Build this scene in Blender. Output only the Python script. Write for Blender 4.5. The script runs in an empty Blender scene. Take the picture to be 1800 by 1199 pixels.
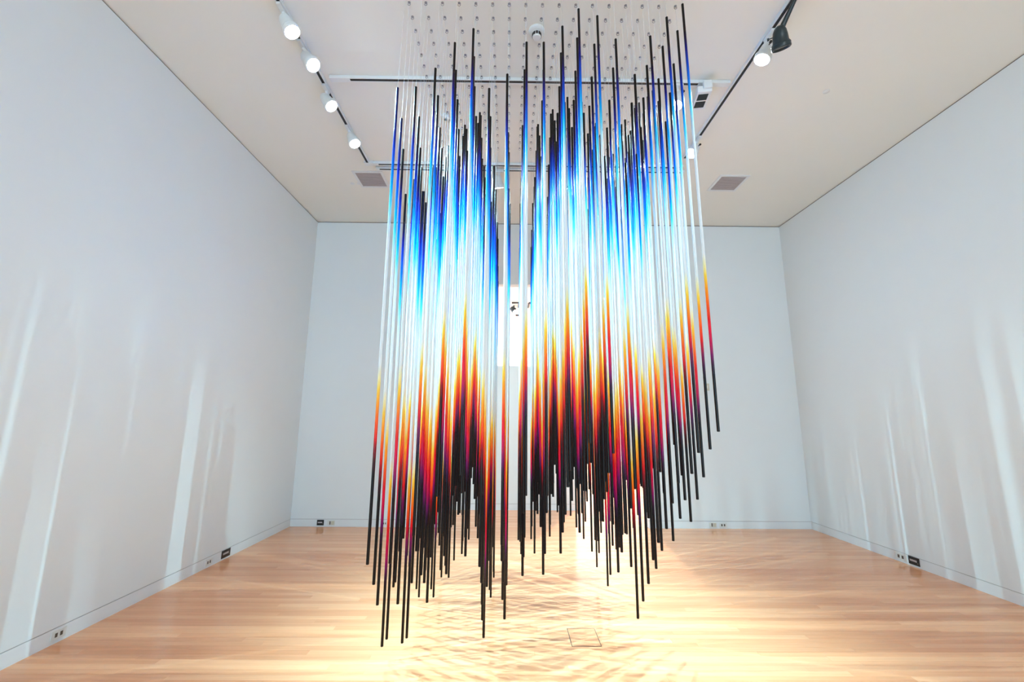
import bpy, bmesh, math, random
from mathutils import Vector, Matrix
random.seed(7)
S = bpy.context.scene
COL = S.collection
PI = math.pi
# ---------------------------------------------------------------- camera
cam_data = bpy.data.cameras.new('camera')
cam = bpy.data.objects.new('camera', cam_data); COL.objects.link(cam)
_r = Vector((0.99993628, -0.00891312, 0.00692734)); _u = Vector((-0.00838872, -0.17606815, 0.98434224)); _f = Vector((0.00755387, 0.98433763, 0.1761317))
M = Matrix.Identity(4)
for k in range(3):
    M[k][0] = _r[k]; M[k][1] = _u[k]; M[k][2] = -_f[k]
M.translation = (-0.01907, -0.11190, 1.57092)
cam.matrix_world = M
cam_data.sensor_width = 36; cam_data.lens = 755.607 * 36 / 1800; cam_data.clip_start = 0.05
S.camera = cam
# ---------------------------------------------------------------- light and exposure
S.view_settings.view_transform = 'Standard'; S.view_settings.look = 'None'
S.view_settings.gamma = 1; S.view_settings.use_curve_mapping = False
S.view_settings.exposure = 0.13
W = bpy.data.worlds.new('world'); S.world = W; W.use_nodes = True
W.node_tree.nodes['Background'].inputs[0].default_value = (0.61, 0.92, 1.13, 1)
W.node_tree.nodes['Background'].inputs[1].default_value = 5.6      # made-up daylight fill through openings added behind the camera and beside the far gallery
SPOT_POWER = 860.0
SPOT_COLOUR = (0.46, 0.85, 1.0)
FAR_POWER = 1200.0
# (position of the lens, aim point, power factor); seen track fittings, with unseen fill spots added nearer and on the back tracks
H = 4.7205
LEFT_SPOTS = [((-1.727, 2.781, 4.52), (1.0, 3.0, 0.0), 1.0), ((-1.705, 3.10, 4.52), (1.9, 2.6, 0.2), 1.1),
              ((-1.748, 3.591, 4.52), (1.8, 3.4, 0.0), 1.1), ((-1.725, 4.168, 4.52), (0.7, 3.6, 0.0), 1.0),
              ((-1.72, 1.75, 4.52), (1.0, 3.5, 0.0), 0.10)]  # last entry: unseen lamp added to light the rods from the front
RIGHT_SPOTS = [((2.048, 2.95, 4.49), (0.0, 3.2, 0.0), 1.0), ((2.021, 4.271, 4.52), (-1.0, 3.0, 0.1), 0.9),
               ((2.03, 1.9, 4.52), (0.4, 4.2, 0.0), 0.06)]  # the nearest one is an extra, unseen fill for the rod fronts
MID_SPOTS = [((1.548, 3.495, 4.50), (0.1, 3.1, 0.0), 0.9)]
BACK_FILL_SPOTS = [((-0.16, 5.02, 4.50), (0.2, 6.5, 1.3), 0.22), ((0.72, 5.02, 4.50), (0.6, 6.5, 1.3), 0.22)]  # hidden lamps added to brighten the back of the room
XL, XR, YB, YF, YFAR = -3.16681, 4.43545, 6.5186, -7.0, 16.4

OPEN_X0, OPEN_X1, OPEN_Z = -2.6, 3.9, 3.8      # unseen opening added in the front wall to let fill light in
def portal(name, loc, rot, sx, sy):
    ld = bpy.data.lights.new(name, 'AREA'); ld.shape = 'RECTANGLE'; ld.size = sx; ld.size_y = sy; ld.cycles.is_portal = True
    o = bpy.data.objects.new(name, ld); COL.objects.link(o); o.location = loc; o.rotation_euler = rot
portal('daylight_portal', ((OPEN_X0+OPEN_X1)/2, YF-0.16, OPEN_Z/2), (PI/2, 0, 0), OPEN_X1-OPEN_X0, OPEN_Z)
portal('daylight_portal', (-5.16, 11.5, 2.4), (0, -PI/2, 0), 4.8, 9.7)  # far gallery side left open so that added fill light comes in
# ---------------------------------------------------------------- helpers
def lin(c):
    return tuple(((x/255)/12.92 if x/255 <= 0.04045 else ((x/255+0.055)/1.055)**2.4) for x in c)
def new_mat(name):
    m = bpy.data.materials.new(name); m.use_nodes = True
    return m, m.node_tree.nodes, m.node_tree.links, m.node_tree.nodes['Principled BSDF']
def plain(name, rgb, rough=0.5, metal=0.0, spec=0.5, noise=0.0, scale=40.0, bump=0.0):
    m, n, l, b = new_mat(name)
    b.inputs['Roughness'].default_value = rough; b.inputs['Metallic'].default_value = metal
    b.inputs['Specular IOR Level'].default_value = spec
    c = lin(rgb) + (1,)
    tc = n.new('ShaderNodeNewGeometry'); nz = n.new('ShaderNodeTexNoise'); nz.inputs['Scale'].default_value = scale
    nz.inputs['Detail'].default_value = 4
    l.new(tc.outputs['Position'], nz.inputs['Vector'])
    mx = n.new('ShaderNodeMix'); mx.data_type = 'RGBA'; mx.blend_type = 'MIX'
    mx.inputs['A'].default_value = tuple(x*(1-noise) for x in c[:3]) + (1,)
    mx.inputs['B'].default_value = tuple(min(1, x*(1+noise)) for x in c[:3]) + (1,)
    l.new(nz.outputs['Fac'], mx.inputs['Factor']); l.new(mx.outputs['Result'], b.inputs['Base Color'])
    if bump:
        bp = n.new('ShaderNodeBump'); bp.inputs['Strength'].default_value = bump; bp.inputs['Distance'].default_value = 0.002
        l.new(nz.outputs['Fac'], bp.inputs['Height']); l.new(bp.outputs['Normal'], b.inputs['Normal'])
    return m
def emit(name, rgb, strength):
    m, n, l, b = new_mat(name)
    b.inputs['Base Color'].default_value = (0.8, 0.8, 0.8, 1)
    b.inputs['Emission Color'].default_value = tuple(rgb) + (1,); b.inputs['Emission Strength'].default_value = strength
    return m

def box(bm, x0, x1, y0, y1, z0, z1, bevel=0.0):
    g = bmesh.ops.create_cube(bm, size=1)
    vs = g['verts']
    for v in vs:
        v.co = Vector((x0 if v.co.x < 0 else x1, y0 if v.co.y < 0 else y1, z0 if v.co.z < 0 else z1))
    if bevel:
        es = list({e for v in vs for e in v.link_edges})
        bmesh.ops.bevel(bm, geom=es, offset=bevel, segments=2, affect='EDGES', profile=0.5)
def lathe(bm, prof, seg=24, mat=None, cap=True):
    rings = []
    for r, z in prof:
        ring = [bm.verts.new((r*math.cos(2*PI*k/seg), r*math.sin(2*PI*k/seg), z)) for k in range(seg)]
        rings.append(ring)
    for a, b in zip(rings, rings[1:]):
        for k in range(seg):
            bm.faces.new((a[k], a[(k+1) % seg], b[(k+1) % seg], b[k]))
    if cap:
        bm.faces.new(list(reversed(rings[0]))); bm.faces.new(rings[-1])
    if mat is not None:
        bmesh.ops.transform(bm, matrix=mat, verts=[v for r in rings for v in r])
def torus(bm, R, r, mat, n=12, m=6):
    g = []
    for a in range(n):
        A = 2*PI*a/n
        g.append([bm.verts.new(mat @ Vector(((R + r*math.cos(2*PI*b/m))*math.cos(A), (R + r*math.cos(2*PI*b/m))*math.sin(A), r*math.sin(2*PI*b/m)))) for b in range(m)])
    for a in range(n):
        for b in range(m):
            bm.faces.new((g[a][b], g[(a+1) % n][b], g[(a+1) % n][(b+1) % m], g[a][(b+1) % m]))
def mesh_of(bm, name, mat, smooth=False):
    bmesh.ops.recalc_face_normals(bm, faces=bm.faces)
    me = bpy.data.meshes.new(name); bm.to_mesh(me); bm.free()
    if mat: me.materials.append(mat)
    if smooth:
        for p in me.polygons: p.use_smooth = True
        try: me.set_sharp_from_angle(angle=math.radians(40))
        except Exception: pass
    return me
def link(name, me, parent=None, loc=(0, 0, 0)):
    o = bpy.data.objects.new(name, me); COL.objects.link(o); o.location = loc
    if parent: o.parent = parent
    return o
def obj(name, bm, mat, parent=None, loc=(0, 0, 0), smooth=False):
    return link(name, mesh_of(bm, name, mat, smooth), parent, loc)
def tag(o, label=None, cat=None, group=None, kind=None):
    for k, v in (('label', label), ('category', cat), ('group', group), ('kind', kind)):
        if v: o[k] = v
    return o
def struct(name, bm, mat, parent=None):
    o = obj(name, bm, mat, parent); o['kind'] = 'structure'; return o
def empty(name, loc=(0, 0, 0)):
    o = bpy.data.objects.new(name, None); COL.objects.link(o); o.location = loc; o.empty_display_size = 0.1; return o

# ---------------------------------------------------------------- materials
m_wall = plain('white_wall_paint', (228, 229, 228), 0.62, spec=0.3, noise=0.012, scale=3.0)
m_ceil = plain('ceiling_paint', (235, 232, 224), 0.7, spec=0.25, noise=0.012, scale=2.0)
m_base = plain('white_skirting_paint', (226, 226, 226), 0.5, noise=0.01, scale=5)
m_gap = plain('shadow_gap_bronze', (105, 88, 78), 0.6, noise=0.05)
m_whitemetal = plain('white_powder_coat', (225, 226, 226), 0.4, noise=0.01)
m_black = plain('black_track_slot', (26, 22, 24), 0.5, noise=0.1)
m_dark = plain('dark_lamp_metal', (28, 40, 44), 0.35, noise=0.05)
m_hook = plain('hook_metal', (140, 136, 140), 0.35, metal=0.3, noise=0.05)
m_plate = plain('outlet_plate_white', (222, 220, 214), 0.4, noise=0.01)
m_sock = plain('socket_slots', (88, 74, 62), 0.5, noise=0.1)
m_blackplate = plain('black_plate', (18, 16, 18), 0.35, noise=0.1)
m_beige = plain('beige_plate', (206, 196, 176), 0.45, noise=0.02)
m_vent = plain('vent_grille_grey', (186, 174, 172), 0.6, noise=0.04)
m_glass_black = plain('black_window', (14, 14, 18), 0.15, noise=0.05)
m_lens = emit('lit_lens', (0.86, 0.96, 1.0), 60)
m_lens_far = emit('lit_far_lens', (1.0, 0.97, 0.92), 40)

def floor_material():
    m, n, l, b = new_mat('maple_floor')
    geo = n.new('ShaderNodeNewGeometry'); oi = n.new('ShaderNodeObjectInfo'); at = n.new('ShaderNodeAttribute'); at.attribute_name = 'tint'
    ad = n.new('ShaderNodeMath'); ad.operation = 'ADD'; l.new(oi.outputs['Random'], ad.inputs[0]); l.new(at.outputs['Fac'], ad.inputs[1])
    fr = n.new('ShaderNodeMath'); fr.operation = 'FRACT'; l.new(ad.outputs[0], fr.inputs[0])
    mp = n.new('ShaderNodeMapping'); mp.inputs['Scale'].default_value = (1.6, 34, 1)
    cb = n.new('ShaderNodeCombineXYZ'); mu = n.new('ShaderNodeMath'); mu.operation = 'MULTIPLY'; mu.inputs[1].default_value = 37
    l.new(fr.outputs[0], mu.inputs[0]); l.new(mu.outputs[0], cb.inputs[0]); l.new(cb.outputs[0], mp.inputs['Location'])
    l.new(geo.outputs['Position'], mp.inputs['Vector'])
    nz = n.new('ShaderNodeTexNoise'); nz.inputs['Scale'].default_value = 1.0; nz.inputs['Detail'].default_value = 5; nz.inputs['Roughness'].default_value = 0.6
    l.new(mp.outputs[0], nz.inputs['Vector'])
    r1 = n.new('ShaderNodeValToRGB')
    e = r1.color_ramp.elements
    e[0].position = 0.0; e[0].color = FLOOR_A + (1,)
    e[1].position = 1.0; e[1].color = FLOOR_B + (1,)
    l.new(fr.outputs[0], r1.inputs['Fac'])
    mx = n.new('ShaderNodeMix'); mx.data_type = 'RGBA'; mx.blend_type = 'MULTIPLY'; mx.inputs['Factor'].default_value = 1
    r2 = n.new('ShaderNodeValToRGB'); r2.color_ramp.elements[0].position = 0.3; r2.color_ramp.elements[1].position = 0.7
    r2.color_ramp.elements[0].color = (0.90, 0.87, 0.84, 1); r2.color_ramp.elements[1].color = (1.04, 1.03, 1.02, 1)
    l.new(nz.outputs['Fac'], r2.inputs['Fac'])
    l.new(r1.outputs['Color'], mx.inputs['A']); l.new(r2.outputs['Color'], mx.inputs['B'])
    l.new(mx.outputs['Result'], b.inputs['Base Color'])
    b.inputs['Roughness'].default_value = 0.13; b.inputs['Specular IOR Level'].default_value = 0.45
    bp = n.new('ShaderNodeBump'); bp.inputs['Strength'].default_value = 0.05; bp.inputs['Distance'].default_value = 0.001
    l.new(nz.outputs['Fac'], bp.inputs['Height']); l.new(bp.outputs['Normal'], b.inputs['Normal'])
    return m
FLOOR_A = (0.80, 0.33, 0.155); FLOOR_B = (0.92, 0.44, 0.23)
m_floor = floor_material()
m_subfloor = plain('subfloor', (70, 48, 34), 0.8, noise=0.1)

TOP = [(0.0, (13, 10, 9)), (0.075, (24, 14, 16)), (0.10, (28, 14, 58)), (0.13, (18, 22, 120)), (0.165, (8, 60, 180)), (0.205, (0, 105, 212)),
       (0.245, (0, 160, 228)), (0.28, (80, 202, 236)), (0.32, (184, 212, 226)), (0.36, (218, 217, 220)), (0.63, (222, 219, 219))]
TOP_BLUE_LIT = [(0.0, (16, 20, 70)), (0.08, (14, 26, 96)), (0.13, (10, 30, 140)), (0.165, (6, 66, 190)), (0.205, (0, 112, 216)),  # dark top end coloured navy for the blue light caught on it
       (0.245, (0, 165, 230)), (0.285, (84, 204, 236)), (0.325, (184, 212, 226)), (0.36, (218, 217, 220)), (0.63, (222, 219, 219))]
WARM = [(0.655, (236, 220, 160)), (0.677, (244, 196, 62)), (0.705, (250, 148, 22)), (0.74, (246, 84, 18)), (0.772, (224, 18, 22))]
END = {'dark_red': [(0.79, (140, 0, 18)), (0.815, (58, 8, 12)), (0.845, (14, 6, 6)), (1.0, (16, 8, 6))],
       'magenta': [(0.79, (228, 0, 46)), (0.82, (190, 0, 72)), (0.848, (110, 0, 84)), (0.868, (48, 8, 44)), (0.89, (12, 5, 7)), (1.0, (16, 8, 6))],
       'purple': [(0.785, (190, 8, 50)), (0.805, (120, 4, 74)), (0.83, (56, 8, 56)), (0.855, (12, 5, 9)), (1.0, (16, 8, 6))]}
def rod_material(name, stops):
    m, n, l, b = new_mat(name)
    tc = n.new('ShaderNodeTexCoord'); sp = n.new('ShaderNodeSeparateXYZ'); l.new(tc.outputs['Generated'], sp.inputs[0])
    iv = n.new('ShaderNodeMath'); iv.operation = 'SUBTRACT'; iv.inputs[0].default_value = 1.0; l.new(sp.outputs['Z'], iv.inputs[1])
    rp = n.new('ShaderNodeValToRGB'); rp.color_ramp.interpolation = 'LINEAR'
    el = rp.color_ramp.elements
    while len(el) > 1: el.remove(el[-1])
    el[0].position = stops[0][0]; el[0].color = lin(stops[0][1]) + (1,)
    for p, c in stops[1:]:
        e = el.new(p); e.color = lin(c) + (1,)
    l.new(iv.outputs[0], rp.inputs['Fac']); l.new(rp.outputs['Color'], b.inputs['Base Color'])
    b.inputs['Roughness'].default_value = 0.2; b.inputs['Specular IOR Level'].default_value = 0.22
    return m
ROD_MATS = [rod_material('rod_gradient_dark_red', TOP + WARM + END['dark_red']), rod_material('rod_gradient_magenta', TOP + WARM + END['magenta']),
            rod_material('rod_gradient_purple', TOP + WARM + END['purple']), rod_material('rod_gradient_navy', TOP_BLUE_LIT + WARM + END['dark_red'])]
def wire_material():
    m, n, l, b = new_mat('clear_nylon_line')
    b.inputs['Base Color'].default_value = (0.9, 0.95, 1, 1); b.inputs['Roughness'].default_value = 0.3
    b.inputs['Specular IOR Level'].default_value = 0.6
    tr = n.new('ShaderNodeBsdfTransparent'); mx = n.new('ShaderNodeMixShader'); mx.inputs[0].default_value = 0.3
    l.new(tr.outputs[0], mx.inputs[1]); l.new(b.outputs[0], mx.inputs[2]); l.new(mx.outputs[0], n['Material Output'].inputs['Surface'])
    return m
m_wire = wire_material()

# ---------------------------------------------------------------- room shell
DX0, DX1, DZ = -0.965, 2.05, 3.68
T = 0.15; SK = 0.10; GAP = 0.006; RV = 0.012      # wall thickness, skirting height, gap over it, shadow gap under the ceiling
def wall_box(name, x0, x1, y0, y1):
    bm = bmesh.new(); box(bm, x0, x1, y0, y1, SK+GAP, H-RV); return struct(name, bm, m_wall)
wall_box('wall_left', XL-T, XL, YF, YB+T)
wall_box('wall_right', XR, XR+T, YF, YB+T)
bm = bmesh.new(); box(bm, XL, OPEN_X0, YF-T, YF, SK+GAP, H-RV); box(bm, OPEN_X1, XR, YF-T, YF, SK+GAP, H-RV); box(bm, OPEN_X0, OPEN_X1, YF-T, YF, OPEN_Z, H-RV)
struct('wall_front', bm, m_wall)
bm = bmesh.new()
box(bm, XL, DX0, YB, YB+T, SK+GAP, H-RV); box(bm, DX1, XR, YB, YB+T, SK+GAP, H-RV); box(bm, DX0, DX1, YB, YB+T, DZ, H-RV)
struct('wall_back', bm, m_wall)
def skirting(name, boxes):
    bm = bmesh.new()
    for b in boxes: box(bm, *b, 0.0, SK)
    return struct(name, bm, m_base)
skirting('baseboard_left', [(XL-T, XL, YF, YB)])
skirting('baseboard_right', [(XR, XR+T, YF, YB)])
skirting('baseboard_back', [(XL-T, DX0, YB, YB+T), (DX1, XR+T, YB, YB+T)])
skirting('baseboard_front', [(XL, OPEN_X0, YF-T, YF), (OPEN_X1, XR, YF-T, YF)])
m_joint = plain('skirting_joint', (176, 168, 164), 0.7, noise=0.03)
def trim(name, boxes, mat=m_gap):
    bm = bmesh.new()
    for b in boxes: box(bm, *b)
    return struct(name, bm, mat)
q = 0.006
trim('trim_1', [(XL-T, XL-q, YF, YB+T, H-RV, H)]); trim('trim_6', [(XL-T, XL-q, YF, YB+T, SK, SK+GAP)], m_joint)
trim('trim_2', [(XR+q, XR+T, YF, YB+T, H-RV, H)]); trim('trim_7', [(XR+q, XR+T, YF, YB+T, SK, SK+GAP)], m_joint)
trim('trim_3', [(XL, XR, YB+q, YB+T-q, H-RV, H)]); trim('trim_8', [(XL, DX0-q, YB+q, YB+T-q, SK, SK+GAP), (DX1+q, XR, YB+q, YB+T-q, SK, SK+GAP)], m_joint)
trim('trim_4', [(XL, OPEN_X0, YF-T, YF-q, SK, SK+GAP), (OPEN_X1, XR, YF-T, YF-q, SK, SK+GAP), (XL, XR, YF-T, YF-q, H-RV, H)])
bm = bmesh.new(); box(bm, XL-T, XR+T, YF-T, YB+T, H, H+0.12); struct('ceiling', bm, m_ceil)
# the bright gallery beyond the opening
FX0, FX1 = -5.0, 7.0
bm = bmesh.new(); box(bm, FX0, FX1, YFAR, YFAR+T, 0, H+0.5); struct('wall_far', bm, m_wall)
bm = bmesh.new(); box(bm, FX1, FX1+T, YB+T, YFAR+T, 0, H+0.5); struct('wall_far_right', bm, m_wall)
bm = bmesh.new(); box(bm, FX0, XL-T, YB, YB+T, 0, H+0.5); box(bm, XR+T, FX1, YB, YB+T, 0, H+0.5); struct('wall_far_front', bm, m_wall)
bm = bmesh.new(); box(bm, FX0-T, FX1+T, YB+T, YFAR+T, H+0.02, H+0.12); fc = struct('ceiling_far', bm, m_gap)
seams = [YB+T, 8.30, 9.85, 11.38, 12.93, 14.40, 15.9, YFAR]
for a, b in zip(seams, seams[1:]):
    bm = bmesh.new(); box(bm, FX0, FX1, a+0.012, b-0.012, H, H+0.02); obj('panel', bm, m_ceil, fc)
# partition standing behind the opening
bm = bmesh.new(); box(bm, -3.2, 1.165, 7.72, 7.92, SK+GAP, 2.51); part = struct('wall_partition', bm, m_wall)
bm = bmesh.new(); box(bm, -3.2, 1.165, 7.72, 7.92, 0, SK); struct('baseboard_partition', bm, m_base)
trim('trim_5', [(-3.19, 1.155, 7.726, 7.914, SK, SK+GAP)], m_joint)

# ---------------------------------------------------------------- floor of narrow maple strips
bm = bmesh.new(); box(bm, FX0-T, FX1+T, YF-T, YFAR+T, -0.12, -0.014); fl = struct('floor', bm, m_subfloor)
PW = 0.0572; PL = 1.53; CH = 0.0006
def plank_into(bm, x0, x1, y0, y1, tint=None, lay=None):
    vs = []
    for z, c in ((-0.014, 0), (-CH*1.2, 0), (0.0, CH)):
        vs.append([bm.verts.new(p) for p in ((x0+c, y0+c, z), (x1-c, y0+c, z), (x1-c, y1-c, z), (x0+c, y1-c, z))])
    fs = []
    for a, b in zip(vs, vs[1:]):
        for k in range(4): fs.append(bm.faces.new((a[k], a[(k+1) % 4], b[(k+1) % 4], b[k])))
    fs.append(bm.faces.new(vs[2]))
    if lay:
        for f in fs: f[lay] = tint
def cuts(row, xa, xb):
    r = random.Random(row*13+5); x = xa - r.random()*PL; out = []
    while x < xb:
        a, b = max(x, xa), min(x+PL, xb)
        if b-a > 0.02: out.append((a, b))
        x += PL
    return out
Y0P = 2.36; NROW = 52
bmp = bmesh.new(); plank_into(bmp, -PL/2, PL/2, 0, PW); plank_me = mesh_of(bmp, 'plank', m_floor)
n_pl = 0
bms = bmesh.new(); lay = bms.faces.layers.float.new('tint')
row0 = int((YF - Y0P)//PW); row1 = int((YFAR - Y0P)//PW)+1
for row in range(row0, row1):
    y = Y0P + row*PW
    if y < YF-0.1 or y > YFAR: continue
    xa, xb = (XL-0.02, XR+0.02) if y < YB else (FX0, FX1)
    for a, b in cuts(row, xa, xb):
        if 0 <= row < NROW and n_pl < 300:
            if abs((b-a)-PL) < 1e-4: me = plank_me; o = link('plank', me, fl, ((a+b)/2, y, random.uniform(-0.00006, 0.00006)))
            else:
                bb = bmesh.new(); plank_into(bb, -(b-a)/2, (b-a)/2, 0, PW); o = obj('plank', bb, m_floor, fl, ((a+b)/2, y, 0))
            n_pl += 1
        else:
            plank_into(bms, a, b, y, y+PW, random.random(), lay)
sp = obj('planks', bms, m_floor, fl); sp['kind'] = 'stuff'

# floor box set into the strips
fb = empty('floor_box', (0.545, 3.35, 0))
bm = bmesh.new(); X, Y2 = 0.105, 0.13
for b in ((-X, -X+0.004, -Y2, Y2), (X-0.004, X, -Y2, Y2), (-X, X, -Y2, -Y2+0.004), (-X, X, Y2-0.004, Y2)): box(bm, *b, 0.0002, 0.0016)
obj('frame', bm, m_black, fb)
bm = bmesh.new(); box(bm, -X+0.004, X-0.004, -Y2+0.004, Y2-0.004, 0.0002, 0.0013); obj('lid', bm, m_floor, fb)
tag(fb, 'wooden floor box cover outlined by a thin dark joint in the bright floor', 'floor box')

# ---------------------------------------------------------------- ceiling tracks
def track(name, x0, x1, y0, y1, label, group=None, feed0=0.0, feed1=0.0):
    """track lying along x or y on the ceiling: white channel with a dark slot between its rails"""
    along_x = (x1-x0) > (y1-y0)
    t = empty(name, ((x0+x1)/2, (y0+y1)/2, H))
    Lh = ((x1-x0) if along_x else (y1-y0))/2; w = 0.023; d = 0.032; s = 0.013
    def bx(bm, a, b, c, e, z0, z1, bev=0):
        if along_x: box(bm, a, b, c, e, z0, z1, bev)
        else: box(bm, c, e, a, b, z0, z1, bev)
    bm = bmesh.new(); bx(bm, -Lh, Lh, -w, -s, -d, 0, 0.002); bx(bm, -Lh, Lh, s, w, -d, 0, 0.002); bx(bm, -Lh, Lh, -s, s, -0.010, 0)
    obj('channel', bm, m_whitemetal, t)
    bm = bmesh.new(); bx(bm, -Lh+feed0, Lh-feed1, -s, s, -d+0.001, -0.010); obj('slot', bm, m_black, t)
    for f, sg in ((feed0, -1), (feed1, 1)):
        if f:
            bm = bmesh.new(); a, b = sorted((sg*Lh, sg*(Lh-f))); bx(bm, a, b, -w-0.004, w+0.004, -d-0.003, -0.001, 0.003); obj('end_feed', bm, m_whitemetal, t)
    return tag(t, label, 'lighting track', group)
track('lighting_track', -1.823, -1.777, -1.2, 4.80, 'white ceiling track with black slot running along the left side of the rods')
track('lighting_track', 2.077, 2.123, -1.2, 4.62, 'white ceiling track with black slot running along the right side of the rods')
track('lighting_track', -1.72, 2.05, 3.425, 3.471, 'ceiling track crossing above the rods between two white end feeds', feed0=0.19, feed1=0.30)
track('lighting_track', -1.73, 2.16, 4.797, 4.843, 'nearer of the two parallel tracks crossing the ceiling behind the rods', feed0=0.06, feed1=0.05)
track('lighting_track', -1.73, 2.22, 4.905, 4.951, 'farther of the two parallel tracks crossing the ceiling behind the rods', feed0=0.04, feed1=0.04)
bm = bmesh.new(); box(bm, -1.845, -1.73, 4.785, 4.85, H-0.036, H, 0.003); o = obj('track_corner', bm, m_whitemetal)
tag(o, 'white corner connector joining the left track to the cross track', 'track connector')

# ---------------------------------------------------------------- track spotlights
def spotlight(lens, aim, power, label, dark=False, track_x=None, track_y=None, lit=True):
    lens = Vector(lens); d = (Vector(aim)-lens).normalized()
    housing = m_dark if dark else m_whitemetal
    Lb = 0.15
    back = lens - d*Lb
    pivot = lens - d*Lb*0.55
    tx = lens.x if track_x is None else track_x
    ty = pivot.y - 0.03 if track_y is None else track_y
    r = empty('track_spotlight', (tx, ty, H-0.032))
    o = r.location
    bm = bmesh.new()
    if track_x is not None: box(bm, -0.017, 0.017, -0.075, 0.045, -0.022, -0.001, 0.004)
    else: box(bm, -0.06, 0.06, -0.017, 0.017, -0.022, -0.001, 0.004)
    obj('adapter', bm, housing, r)
    # arm: tapering stem from the adapter down to the yoke
    a = Vector((0, 0.0, -0.02)); b = pivot - o; b = b + Vector((0, 0, 0.045)); ax = b - a
    mt = Matrix.Translation(a) @ ax.to_track_quat('Z', 'Y').to_matrix().to_4x4()
    bm = bmesh.new(); lathe(bm, [(0.015, 0), (0.016, ax.length*0.3), (0.020, ax.length*0.75), (0.024, ax.length)], 14, mt); obj('arm', bm, housing, r, smooth=True)
    mt = Matrix.Translation(back - o) @ d.to_track_quat('Z', 'Y').to_matrix().to_4x4()
    bm = bmesh.new()
    lathe(bm, [(0.018, -0.012), (0.034, 0.0), (0.046, 0.025), (0.052, 0.06), (0.056, 0.10), (0.066, 0.115), (0.068, 0.145), (0.064, 0.150), (0.058, 0.150), (0.052, 0.138), (0.0505, 0.128)], 28, mt)
    hs = obj('housing', bm, housing, r, smooth=True)
    bm = bmesh.new(); torus(bm, 0.062, 0.006, mt @ Matrix.Translation((0, 0, 0.118)), 24, 6)
    obj('collar', bm, housing, r, smooth=True)
    bm = bmesh.new(); side = Matrix.Translation((0.06, 0, 0.05)) @ Matrix.Rotation(PI/2, 4, 'Y')
    lathe(bm, [(0.004, -0.012), (0.004, 0.01), (0.011, 0.012), (0.011, 0.026)], 10, mt @ side); obj('knob', bm, m_dark if dark else m_black, r)
    if lit:
        bm = bmesh.new(); lathe(bm, [(0.0, 0.1395), (0.050, 0.1390), (0.050, 0.141), (0.03, 0.1445), (0.001, 0.146)], 24, mt, cap=False); obj('lens', bm, m_lens, r)
        ld = bpy.data.lights.new('spot_lamp', 'SPOT'); ld.energy = power*SPOT_POWER; ld.color = SPOT_COLOUR
        ld.spot_size = math.radians(76); ld.spot_blend = 1.0; ld.shadow_soft_size = 0.012
        lo = bpy.data.objects.new('spot_lamp', ld); COL.objects.link(lo); lo.parent = r
        lo.matrix_local = Matrix.Translation(lens + d*0.012 - o) @ d.to_track_quat('-Z', 'Y').to_matrix().to_4x4()
    else:
        bm = bmesh.new(); lathe(bm, [(0.0, 0.1395), (0.050, 0.1390), (0.050, 0.141), (0.001, 0.143)], 24, mt, cap=False); obj('lens', bm, m_glass_black, r)
    return tag(r, label, 'spotlight')
LL = ['glowing white spotlight on the left track, nearest the top edge of the photo', 'second glowing spotlight from the top on the left track, round face towards camera',
      'third glowing spotlight from the top on the left track, tilted', 'glowing spotlight at the far end of the left track, before the corner',
      'spotlight on the left track just above the upper edge of the photo', 'spotlight on the left track almost over the camera']
for (p, a, w), t in zip(LEFT_SPOTS, LL): spotlight(p, a, w, t, track_x=-1.80)
RL = ['glowing white spotlight on the right track beside the dark lamp', 'glowing spotlight at the far end of the right track, seen through the rods',
      'spotlight on the right track just above the upper edge of the photo', 'spotlight on the right track almost over the camera']
for (p, a, w), t in zip(RIGHT_SPOTS, RL): spotlight(p, a, w, t, track_x=2.10)
for (p, a, w), t in zip(BACK_FILL_SPOTS, ['white spotlight on the back tracks, hidden behind the left half of the rods', 'white spotlight on the back tracks, hidden behind the right half of the rods']):
    spotlight(p, a, w, t, track_y=4.928)
for (p, a, w) in MID_SPOTS: spotlight(p, a, w, 'glowing spotlight under the cross track, behind the rightmost rods', track_y=3.448)
spotlight((2.075, 2.75, 4.40), (2.35, 3.15, 3.4), 0, 'dark teal unlit spotlight turned away on the right track', dark=True, track_x=2.10, track_y=2.58, lit=False)

# white box fixture with two black windows
fx = empty('box_fixture', (1.83, 3.46, H-0.032))
R = Matrix.Rotation(math.radians(-9), 4, 'Z')
def fxbox(name, b, mat, bev=0.004):
    bm = bmesh.new(); box(bm, *b, bev); bmesh.ops.transform(bm, matrix=R, verts=bm.verts); obj(name, bm, mat, fx)
fxbox('body', (-0.10, 0.03, -0.08, 0.17, -0.125, -0.06), m_whitemetal, 0.008)
fxbox('window', (-0.085, 0.005, -0.045, 0.035, -0.1275, -0.123), m_glass_black, 0.001)
fxbox('window', (-0.085, 0.005, 0.052, 0.135, -0.1275, -0.123), m_glass_black, 0.001)
fxbox('mount', (-0.03, 0.03, -0.05, 0.05, -0.06, 0.0), m_whitemetal)
fxbox('hood', (-0.05, 0.03, -0.10, -0.05, -0.10, -0.02), m_whitemetal, 0.01)
tag(fx, 'white box fixture with two black windows under the right end of the cross track', 'light fixture')

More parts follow.
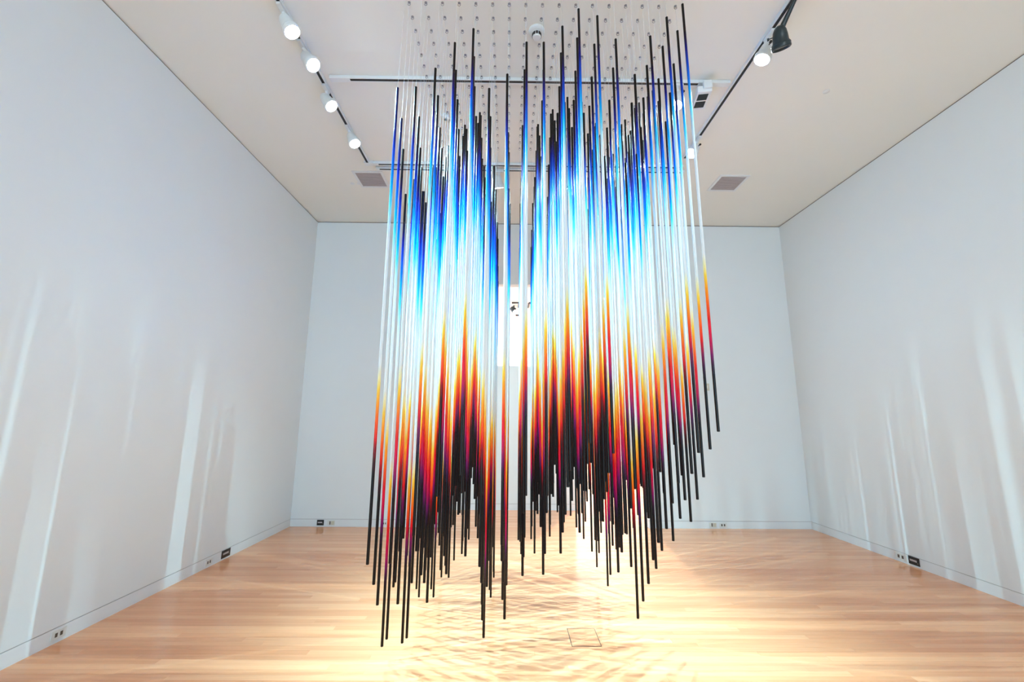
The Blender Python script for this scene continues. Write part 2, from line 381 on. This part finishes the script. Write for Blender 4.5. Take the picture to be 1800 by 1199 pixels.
# smoke detectors and sprinkler caps
d = empty('smoke_detector', (0.19, 2.93, H))
bm = bmesh.new(); lathe(bm, [(0.066, 0), (0.066, -0.010), (0.060, -0.018), (0.044, -0.024), (0.034, -0.026)], 32); obj('base', bm, m_whitemetal, d, smooth=True)
bm = bmesh.new(); lathe(bm, [(0.034, -0.025), (0.035, -0.062), (0.030, -0.070), (0.0305, -0.0705), (0.012, -0.073)], 28); obj('dome', bm, m_whitemetal, d, smooth=True)
for k in range(10):
    a = 2*PI*k/10
    bm = bmesh.new(); box(bm, -0.0085, 0.0085, -0.0375, -0.0325, -0.060, -0.034); bmesh.ops.transform(bm, matrix=Matrix.Rotation(a, 4, 'Z'), verts=bm.verts); obj('slot', bm, m_black, d)
tag(d, 'white domed smoke detector with dark slots among the front ceiling hooks', 'smoke detector')
d = empty('smoke_detector', (-0.71, 3.97, H))
bm = bmesh.new(); lathe(bm, [(0.05, 0), (0.05, -0.012), (0.036, -0.03), (0.02, -0.034)], 24); obj('base', bm, m_whitemetal, d, smooth=True)
bm = bmesh.new(); lathe(bm, [(0.010, -0.033), (0.012, -0.045), (0.006, -0.05)], 12); obj('sensor', bm, m_black, d, smooth=True)
tag(d, 'small white smoke detector on the ceiling behind the left rods', 'smoke detector')
for x, y, lb in ((3.05, 3.55, 'small round sprinkler cap on the bare ceiling to the right'), (-2.18, 5.33, 'left one of two small round caps beside the left vent'), (-2.09, 5.33, 'right one of two small round caps beside the left vent')):
    bm = bmesh.new(); lathe(bm, [(0.030, 0), (0.030, -0.004), (0.022, -0.007), (0.012, -0.010)], 20)
    tag(obj('sprinkler_cap', bm, m_whitemetal, None, (x, y, H), True), lb, 'sprinkler cap')

# ceiling vents
def vent(x, y, label):
    v = empty('ceiling_vent', (x, y, H)); a, b = 0.165, 0.165; f = 0.035
    bm = bmesh.new()
    for bb in ((-a-f, -a, -b-f, b+f), (a, a+f, -b-f, b+f), (-a, a, -b-f, -b), (-a, a, b, b+f)): box(bm, *bb, -0.010, 0, 0.002)
    obj('frame', bm, m_whitemetal, v)
    bm = bmesh.new(); box(bm, -a, a, -b, b, -0.003, -0.0005); obj('backing', bm, m_vent, v)
    bm = bmesh.new()
    for k in range(14):
        yy = -b + (k+0.5)*2*b/14; box(bm, -a, a, yy-0.004, yy+0.004, -0.009, -0.003)
    o = obj('grille', bm, m_vent, v); o['kind'] = 'stuff'
    tag(v, label, 'vent')
vent(-1.885, 5.22, 'square grey ceiling vent left of the rods, beyond the left track')
vent(2.93, 5.215, 'square grey ceiling vent right of the rods, near the back wall')

# ---------------------------------------------------------------- wall plates
def outlet(x, y, z, axis, sgn, label, kind='white', w=0.105, h=0.062):
    """axis 'x': on a side wall facing sgn along x; axis 'y': on the back wall facing -y"""
    o = empty('wall_outlet', (x, y, z))
    rot = Matrix.Identity(4) if axis == 'y' else Matrix.Rotation(sgn*PI/2, 4, 'Z')
    def pc(name, b, mat, bev=0.0):
        bm = bmesh.new(); box(bm, *b, bev); bmesh.ops.transform(bm, matrix=rot, verts=bm.verts); return obj(name, bm, mat, o)
    pc('plate', (-w/2, w/2, -0.006, 0, -h/2, h/2), m_blackplate if kind == 'black' else (m_beige if kind == 'beige' else m_plate), 0.002)
    if kind == 'white':
        for c in (-w*0.17, w*0.17):
            pc('socket', (c-w*0.085, c+w*0.085, -0.0075, -0.004, -h*0.22, h*0.22), m_sock, 0.001)
    elif kind == 'switch':
        pc('rocker', (-w*0.2, -w*0.06, -0.010, -0.004, -h*0.32, h*0.34), m_sock, 0.001)
        pc('blank', (w*0.0, w*0.42, -0.008, -0.004, -h*0.36, h*0.36), m_beige, 0.001)
    elif kind == 'black':
        pc('label_strip', (-w*0.36, w*0.28, -0.0072, -0.005, -h*0.08, h*0.16), m_vent)
        pc('jack', (w*0.30, w*0.40, -0.0075, -0.004, -h*0.3, -h*0.1), m_sock)
    else:
        pc('button', (-w*0.2, w*0.2, -0.009, -0.004, -h*0.2, h*0.2), m_plate, 0.001)
    return tag(o, label, 'wall outlet')
outlet(XL, 3.25, 0.055, 'x', 1, 'white double outlet in the left baseboard, nearest the camera')
outlet(XL, 4.79, 0.052, 'x', 1, 'white double outlet in the left baseboard beside the black plate')
outlet(XL, 5.07, 0.058, 'x', 1, 'black square plate in the left baseboard', 'black', 0.15, 0.082)
outlet(-2.73, YB, 0.056, 'y', 1, 'black plate in the back baseboard by the left corner', 'black', 0.10, 0.075)
outlet(-2.575, YB, 0.053, 'y', 1, 'pale switch plate beside the black plate in the back baseboard', 'switch', 0.11, 0.070)
outlet(-1.80, YB, 0.05, 'y', 1, 'small white outlet in the back baseboard behind the left rods', 'white', 0.08, 0.055)
outlet(-1.05, YB, 0.05, 'y', 1, 'small pale outlet in the baseboard end left of the opening', 'white', 0.07, 0.055)
outlet(2.985, YB, 0.052, 'y', 1, 'pale switch plate in the back baseboard right of the rods', 'switch', 0.11, 0.072)
outlet(3.135, YB, 0.050, 'y', 1, 'white double outlet in the back baseboard right of the rods', 'white', 0.115, 0.070)
outlet(XR, 5.06, 0.058, 'x', -1, 'white double outlet in the right baseboard beside the black plate', 'white', 0.15, 0.075)
outlet(XR, 4.90, 0.060, 'x', -1, 'black plate in the right baseboard', 'black', 0.13, 0.082)
outlet(3.04, YB, 2.06, 'y', 1, 'small beige square plate halfway up the back wall behind the rightmost rod', 'beige', 0.085, 0.11)

# ---------------------------------------------------------------- track pieces and lamp in the far gallery
def far_L(x, y, sx, lx, ly, label):
    t = empty('corner_track', (x, y, H))
    bm = bmesh.new(); box(bm, min(0, sx*lx), max(0, sx*lx), -0.035, 0.035, -0.03, 0); obj('cross_arm', bm, m_black, t)
    bm = bmesh.new(); box(bm, -0.022, 0.022, 0.035, ly, -0.03, 0); obj('long_arm', bm, m_black, t)
    tag(t, label, 'lighting track')
far_L(0.25, 11.42, -1, 0.19, 0.48, 'dark corner track on the far ceiling, left of the middle gap, beside a glowing lamp')
far_L(0.53, 11.42, 1, 0.12, 0.5, 'dark corner track on the far ceiling, right of the middle gap')
far_L(0.33, 12.88, -1, 0.14, 0.45, 'smaller dark corner track farther back on the far ceiling')
far_L(0.86, 13.3, -1, 0.14, 0.4, 'farthest dark corner track on the far ceiling, at the right')
fs = empty('track_spotlight', (0.12, 11.75, H))
bm = bmesh.new(); lathe(bm, [(0.02, 0), (0.02, -0.10)], 12); obj('arm', bm, m_dark, fs)
mt = Matrix.Translation((0, 0, -0.14)) @ Vector((0.5, -0.5, -0.7)).to_track_quat('Z', 'Y').to_matrix().to_4x4()
bm = bmesh.new(); lathe(bm, [(0.03, -0.14), (0.07, -0.10), (0.085, 0.06), (0.08, 0.07)], 20, mt); obj('housing', bm, m_dark, fs, smooth=True)
bm = bmesh.new(); lathe(bm, [(0.07, 0.0705), (0.05, 0.078), (0.004, 0.084)], 20, mt); obj('lens', bm, m_lens_far, fs)
tag(fs, 'dark spotlight with glowing lens on the far gallery ceiling, seen through the gap', 'spotlight')
def far_lamp(loc, aim, power, size=100, label=''):
    r = empty('track_spotlight', (loc[0], loc[1], H))
    dv = (Vector(aim)-Vector(loc)).normalized()
    bm = bmesh.new(); lathe(bm, [(0.02, 0), (0.02, -0.10)], 12); obj('arm', bm, m_whitemetal, r)
    mt = Matrix.Translation((0, 0, -0.15)) @ dv.to_track_quat('Z', 'Y').to_matrix().to_4x4()
    bm = bmesh.new(); lathe(bm, [(0.03, -0.12), (0.07, -0.08), (0.085, 0.06), (0.08, 0.07)], 20, mt); obj('housing', bm, m_whitemetal, r, smooth=True)
    bm = bmesh.new(); lathe(bm, [(0.07, 0.0705), (0.05, 0.078), (0.004, 0.084)], 20, mt); obj('lens', bm, m_lens_far, r)
    ld = bpy.data.lights.new('spot_lamp', 'SPOT'); ld.energy = power; ld.color = (1.0, 0.97, 0.92); ld.spot_size = math.radians(size); ld.spot_blend = 0.6; ld.shadow_soft_size = 0.08
    lo = bpy.data.objects.new('spot_lamp', ld); COL.objects.link(lo); lo.parent = r
    lo.matrix_local = Matrix.Translation(Vector((0, 0, -0.15)) + dv*0.1) @ dv.to_track_quat('-Z', 'Y').to_matrix().to_4x4()
    tag(r, label, 'spotlight')
far_lamp((2.3, 10.3, H-0.15), (1.9, 8.0, 0.0), FAR_POWER*1.0, 64, 'white far gallery spotlight on the right, lighting the floor by the partition end')
far_lamp((-2.4, 12.2, H-0.15), (-1.0, 15.5, 0.5), FAR_POWER*1.3, 130, 'white far gallery spotlight on the left, lighting the far wall')
far_lamp((3.0, 13.0, H-0.15), (2.0, 16.4, 1.2), FAR_POWER*1.3, 130, 'white far gallery spotlight on the right, lighting the far wall')

# ---------------------------------------------------------------- ceiling hooks, 17 by 17
ORD = ['first', 'second', 'third', 'fourth', 'fifth', 'sixth', 'seventh', 'eighth', 'ninth', 'tenth', 'eleventh', 'twelfth', 'thirteenth', 'fourteenth', 'fifteenth', 'sixteenth', 'seventeenth']
bm = bmesh.new()
lathe(bm, [(0.011, 0), (0.011, -0.002), (0.005, -0.005), (0.004, -0.007)], 10)
torus(bm, 0.0105, 0.0024, Matrix.Translation((0, 0, -0.0165)) @ Matrix.Rotation(PI/2, 4, 'X'), 12, 5)
hook_me = mesh_of(bm, 'ceiling_hook', m_hook, True)
def hook_xy(i, k): return (-0.8085 + i*0.12861, 2.578 + k*0.12027)
for k in range(17):
    for i in range(17):
        x, y = hook_xy(i, k)
        o = link('ceiling_hook', hook_me, None, (x, y, H))
        tag(o, 'small metal ceiling hook in the %s row from the front, %s from the left' % (ORD[k], ORD[i]), 'hook', 'hooks in the ceiling grid')

# ---------------------------------------------------------------- the hanging rods, 17 by 17
RODS = """-811,3841,-818,738 -684,3850,-690,744 -553,4001,-561,894 -422,4213,-432,1112 -292,4331,-300,1234 -171,3845,-175,729 -45,3961,-49,846 91,4225,89,1119 214,4226,214,1120 350,4363,354,1264 470,4512,478,1424 605,4456,615,1365 732,4261,740,1161 857,3972,861,863 983,4290,997,1196 1111,4453,1131,1371 1234,4568,1260,1497 -806,3692,-810,590 -681,3709,-685,603 -550,3882,-556,775 -426,4096,-434,992 -295,4214,-302,1112 -166,3716,-169,602 -45,3838,-49,724 82,4107,79,998 222,4109,221,999 353,4255,355,1151 476,4387,481,1290 604,4335,611,1237 738,4133,743,1028 864,3842,864,733 990,4158,999,1059 1117,4325,1131,1235 1237,4463,1257,1384 -814,3529,-814,431 -688,3540,-689,438 -549,3709,-553,603 -424,3950,-430,844 -297,4064,-303,958 -168,3548,-170,438 -38,3676,-42,564 91,3937,89,826 221,3948,219,837 352,4073,352,965 478,4211,480,1108 603,4162,607,1059 732,3961,733,854 869,3666,865,559 993,3985,996,882 1118,4153,1126,1057 1243,4287,1256,1199 -809,3234,-803,145 -681,3258,-677,165 -550,3621,-553,517 -424,3786,-428,680 -290,3901,-294,794 -171,3403,-173,299 -42,3527,-45,419 91,3785,88,675 231,3806,229,696 350,3937,348,828 480,4055,481,949 603,4005,604,899 737,3814,735,707 870,3516,862,413 1002,3821,1000,718 1130,4016,1133,918 1250,4133,1257,1040 -812,3219,-806,132 -679,3230,-675,139 -550,3453,-550,354 -426,3634,-428,531 -299,3748,-302,643 -167,3241,-169,143 -29,3356,-32,255 90,3629,87,522 231,3638,227,530 350,3772,347,664 481,3904,479,798 610,3848,608,743 742,3650,737,546 867,3358,857,261 999,3671,995,570 1123,3845,1122,747 1250,3967,1252,872 -809,3498,-808,405 -682,3527,-682,432 -554,3699,-556,600 -418,3899,-423,799 -293,4021,-298,920 -155,3512,-158,410 -37,3642,-40,538 92,3903,89,798 224,3910,221,805 354,4054,353,952 479,4172,479,1072 603,4130,604,1030 740,3926,739,824 863,3644,858,543 995,3967,996,868 1113,4134,1117,1040 1247,4253,1255,1165 -805,3697,-807,604 -682,3702,-684,606 -555,3889,-560,792 -418,4092,-423,995 -290,4217,-296,1122 -166,3701,-169,600 -32,3833,-35,731 87,4095,84,995 222,4107,220,1007 352,4255,352,1158 484,4380,486,1287 610,4332,613,1238 730,4126,731,1028 870,3828,867,729 989,4163,992,1069 1119,4334,1126,1245 1247,4458,1258,1376 -807,3753,-810,661 -677,3758,-680,664 -548,3948,-553,853 -416,4141,-422,1047 -290,4281,-296,1188 -161,3774,-164,675 -35,3891,-39,791 93,4150,90,1052 224,4173,222,1075 348,4305,347,1210 477,4426,478,1335 605,4377,607,1285 747,4182,748,1087 866,3876,864,779 989,4206,992,1114 1119,4377,1125,1290 1243,4497,1253,1416 -801,3593,-802,504 -681,3608,-682,517 -558,3766,-561,673 -417,4003,-422,909 -288,4137,-293,1043 -149,3617,-152,520 -35,3740,-38,642 94,4000,91,902 223,4013,221,915 350,4149,349,1053 478,4278,478,1184 606,4228,607,1134 747,4031,747,935 875,3739,871,644 995,4060,995,967 1123,4238,1126,1149 1239,4351,1245,1266 -805,3475,-804,389 -677,3486,-677,398 -548,3677,-550,586 -419,3878,-423,784 -287,4003,-291,909 -151,3492,-154,399 -35,3618,-38,523 94,3879,91,783 233,3891,230,794 362,4025,360,929 494,4146,493,1052 621,4111,620,1017 736,3908,733,814 878,3616,872,523 991,3940,989,847 1113,4094,1113,1004 1259,4218,1263,1131 -804,3474,-804,390 -691,3503,-691,417 -547,3676,-550,587 -420,3863,-424,772 -275,3999,-279,907 -163,3487,-165,396 -19,3607,-22,514 94,3878,91,784 223,3888,220,794 359,4024,356,930 479,4158,478,1065 607,4108,606,1015 747,3893,745,800 876,3610,870,519 992,3937,990,846 1118,4105,1119,1017 1245,4233,1248,1148 -789,3211,-786,134 -663,3211,-661,133 -548,3404,-548,320 -404,3605,-406,517 -290,3727,-293,636 -162,3213,-164,130 -34,3345,-37,258 99,3606,95,515 224,3628,220,537 359,3748,355,655 495,3876,492,784 608,3837,605,745 752,3621,747,531 879,3338,870,253 993,3666,987,577 1133,3826,1129,738 1247,3965,1245,878 -789,3065,-785,-7 -661,3084,-658,10 -532,3264,-531,184 -418,3464,-420,379 -280,3599,-282,511 -157,3077,-158,-1 -18,3207,-21,125 110,3467,107,380 230,3474,226,386 367,3618,363,528 495,3739,492,648 609,3696,604,606 745,3491,738,404 881,3201,871,121 994,3524,986,439 1124,3688,1118,602 1248,3824,1244,739 -801,3573,-801,492 -673,3583,-674,501 -545,3775,-547,689 -416,3975,-420,889 -288,4095,-292,1008 -149,3585,-152,498 -32,3716,-36,627 100,3973,97,884 238,3994,235,904 352,4126,350,1038 480,4256,478,1168 608,4206,607,1118 751,4003,749,915 877,3716,872,629 992,4035,990,948 1118,4204,1119,1119 1237,4347,1240,1265 -801,3442,-800,364 -658,3463,-658,383 -532,3648,-534,565 -416,3845,-419,759 -288,3965,-291,879 -145,3454,-148,370 -32,3584,-35,499 96,3862,93,775 230,3869,226,781 353,3996,350,908 480,4126,478,1038 618,4076,616,989 750,3871,747,785 881,3586,874,502 1008,3907,1004,822 1134,4070,1133,986 1246,4203,1246,1121 -801,3200,-798,128 -658,3202,-657,129 -529,3392,-530,314 -403,3586,-405,504 -288,3724,-290,640 -145,3192,-147,115 -17,3337,-20,257 97,3604,93,520 225,3614,221,529 353,3755,349,669 481,3885,478,799 624,3854,621,768 753,3659,747,575 881,3367,873,288 993,3663,988,581 1136,3857,1131,774 1248,3963,1245,881 -800,3048,-796,-18 -664,3064,-662,-4 -544,3254,-543,180 -400,3452,-402,374 -287,3573,-289,492 -145,3059,-147,-13 -16,3190,-19,114 97,3453,93,372 225,3463,221,381 353,3604,349,520 491,3721,487,637 625,3686,620,603 753,3466,747,385 881,3199,872,124 1007,3515,1000,436 1121,3682,1115,602 1248,3812,1243,732"""
YR0, DYR, RR = 2.5456, 0.11962, 0.0089
def rod_mesh(dx, Lr, mat):
    bm = bmesh.new(); seg = 16; rings = []
    for r, z in ((RR-0.0018, 0.0), (RR, -0.0018), (RR, -Lr*0.5), (RR, -Lr+0.0018), (RR-0.0018, -Lr)):
        cx = dx*(-z/Lr); rings.append([bm.verts.new((cx+r*math.cos(2*PI*k/seg), r*math.sin(2*PI*k/seg), z)) for k in range(seg)])
    for a, b in zip(rings, rings[1:]):
        for k in range(seg): bm.faces.new((a[k], b[k], b[(k+1) % seg], a[(k+1) % seg]))
    bm.faces.new(rings[0]); bm.faces.new(list(reversed(rings[-1])))
    return mesh_of(bm, 'rod', mat, True)
def wire_mesh(v):
    bm = bmesh.new(); n = 5; r = 0.0007
    ra = [bm.verts.new((r*math.cos(2*PI*k/n), r*math.sin(2*PI*k/n), 0)) for k in range(n)]
    rb = [bm.verts.new((v.x+r*math.cos(2*PI*k/n), v.y+r*math.sin(2*PI*k/n), v.z)) for k in range(n)]
    for k in range(n): bm.faces.new((ra[k], ra[(k+1) % n], rb[(k+1) % n], rb[k]))
    return mesh_of(bm, 'suspension_line', m_wire)
rr = random.Random(3)
for q_, s in enumerate(RODS.split()):
    k, i = divmod(q_, 17)
    xt, zt, xb, zb = [int(t)/1000 for t in s.split(',')]
    zb = max(zb, 0.025)
    y = YR0 + k*DYR
    mi = rr.choice((0, 0, 1, 1, 2))
    if k == 0: mi = {0: 3, 1: 1, 5: 0, 6: 1, 16: 1, 15: 2, 14: 1, 13: 2, 8: 0}.get(i, mi)
    if k == 1 and i < 2: mi = 3 if i == 0 else 0
    if k == 1 and i == 16: mi = 2
    if k == 0 and i == 16: mi = 1
    o = link('hanging_rod', rod_mesh(xb-xt, zt-zb, ROD_MATS[mi]), None, (xt, y, zt))
    where = 'front row' if k == 0 else ('back row' if k == 16 else '%s row from the front' % ORD[k])
    tag(o, 'slim colour-gradient rod hanging in the %s, %s from the left' % (where, ORD[i]), 'rod', 'rods of the hanging installation')
    hx, hy = hook_xy(i, k)
    link('suspension_line', wire_mesh(Vector((hx-xt, hy-y, H-0.026-zt))), o)
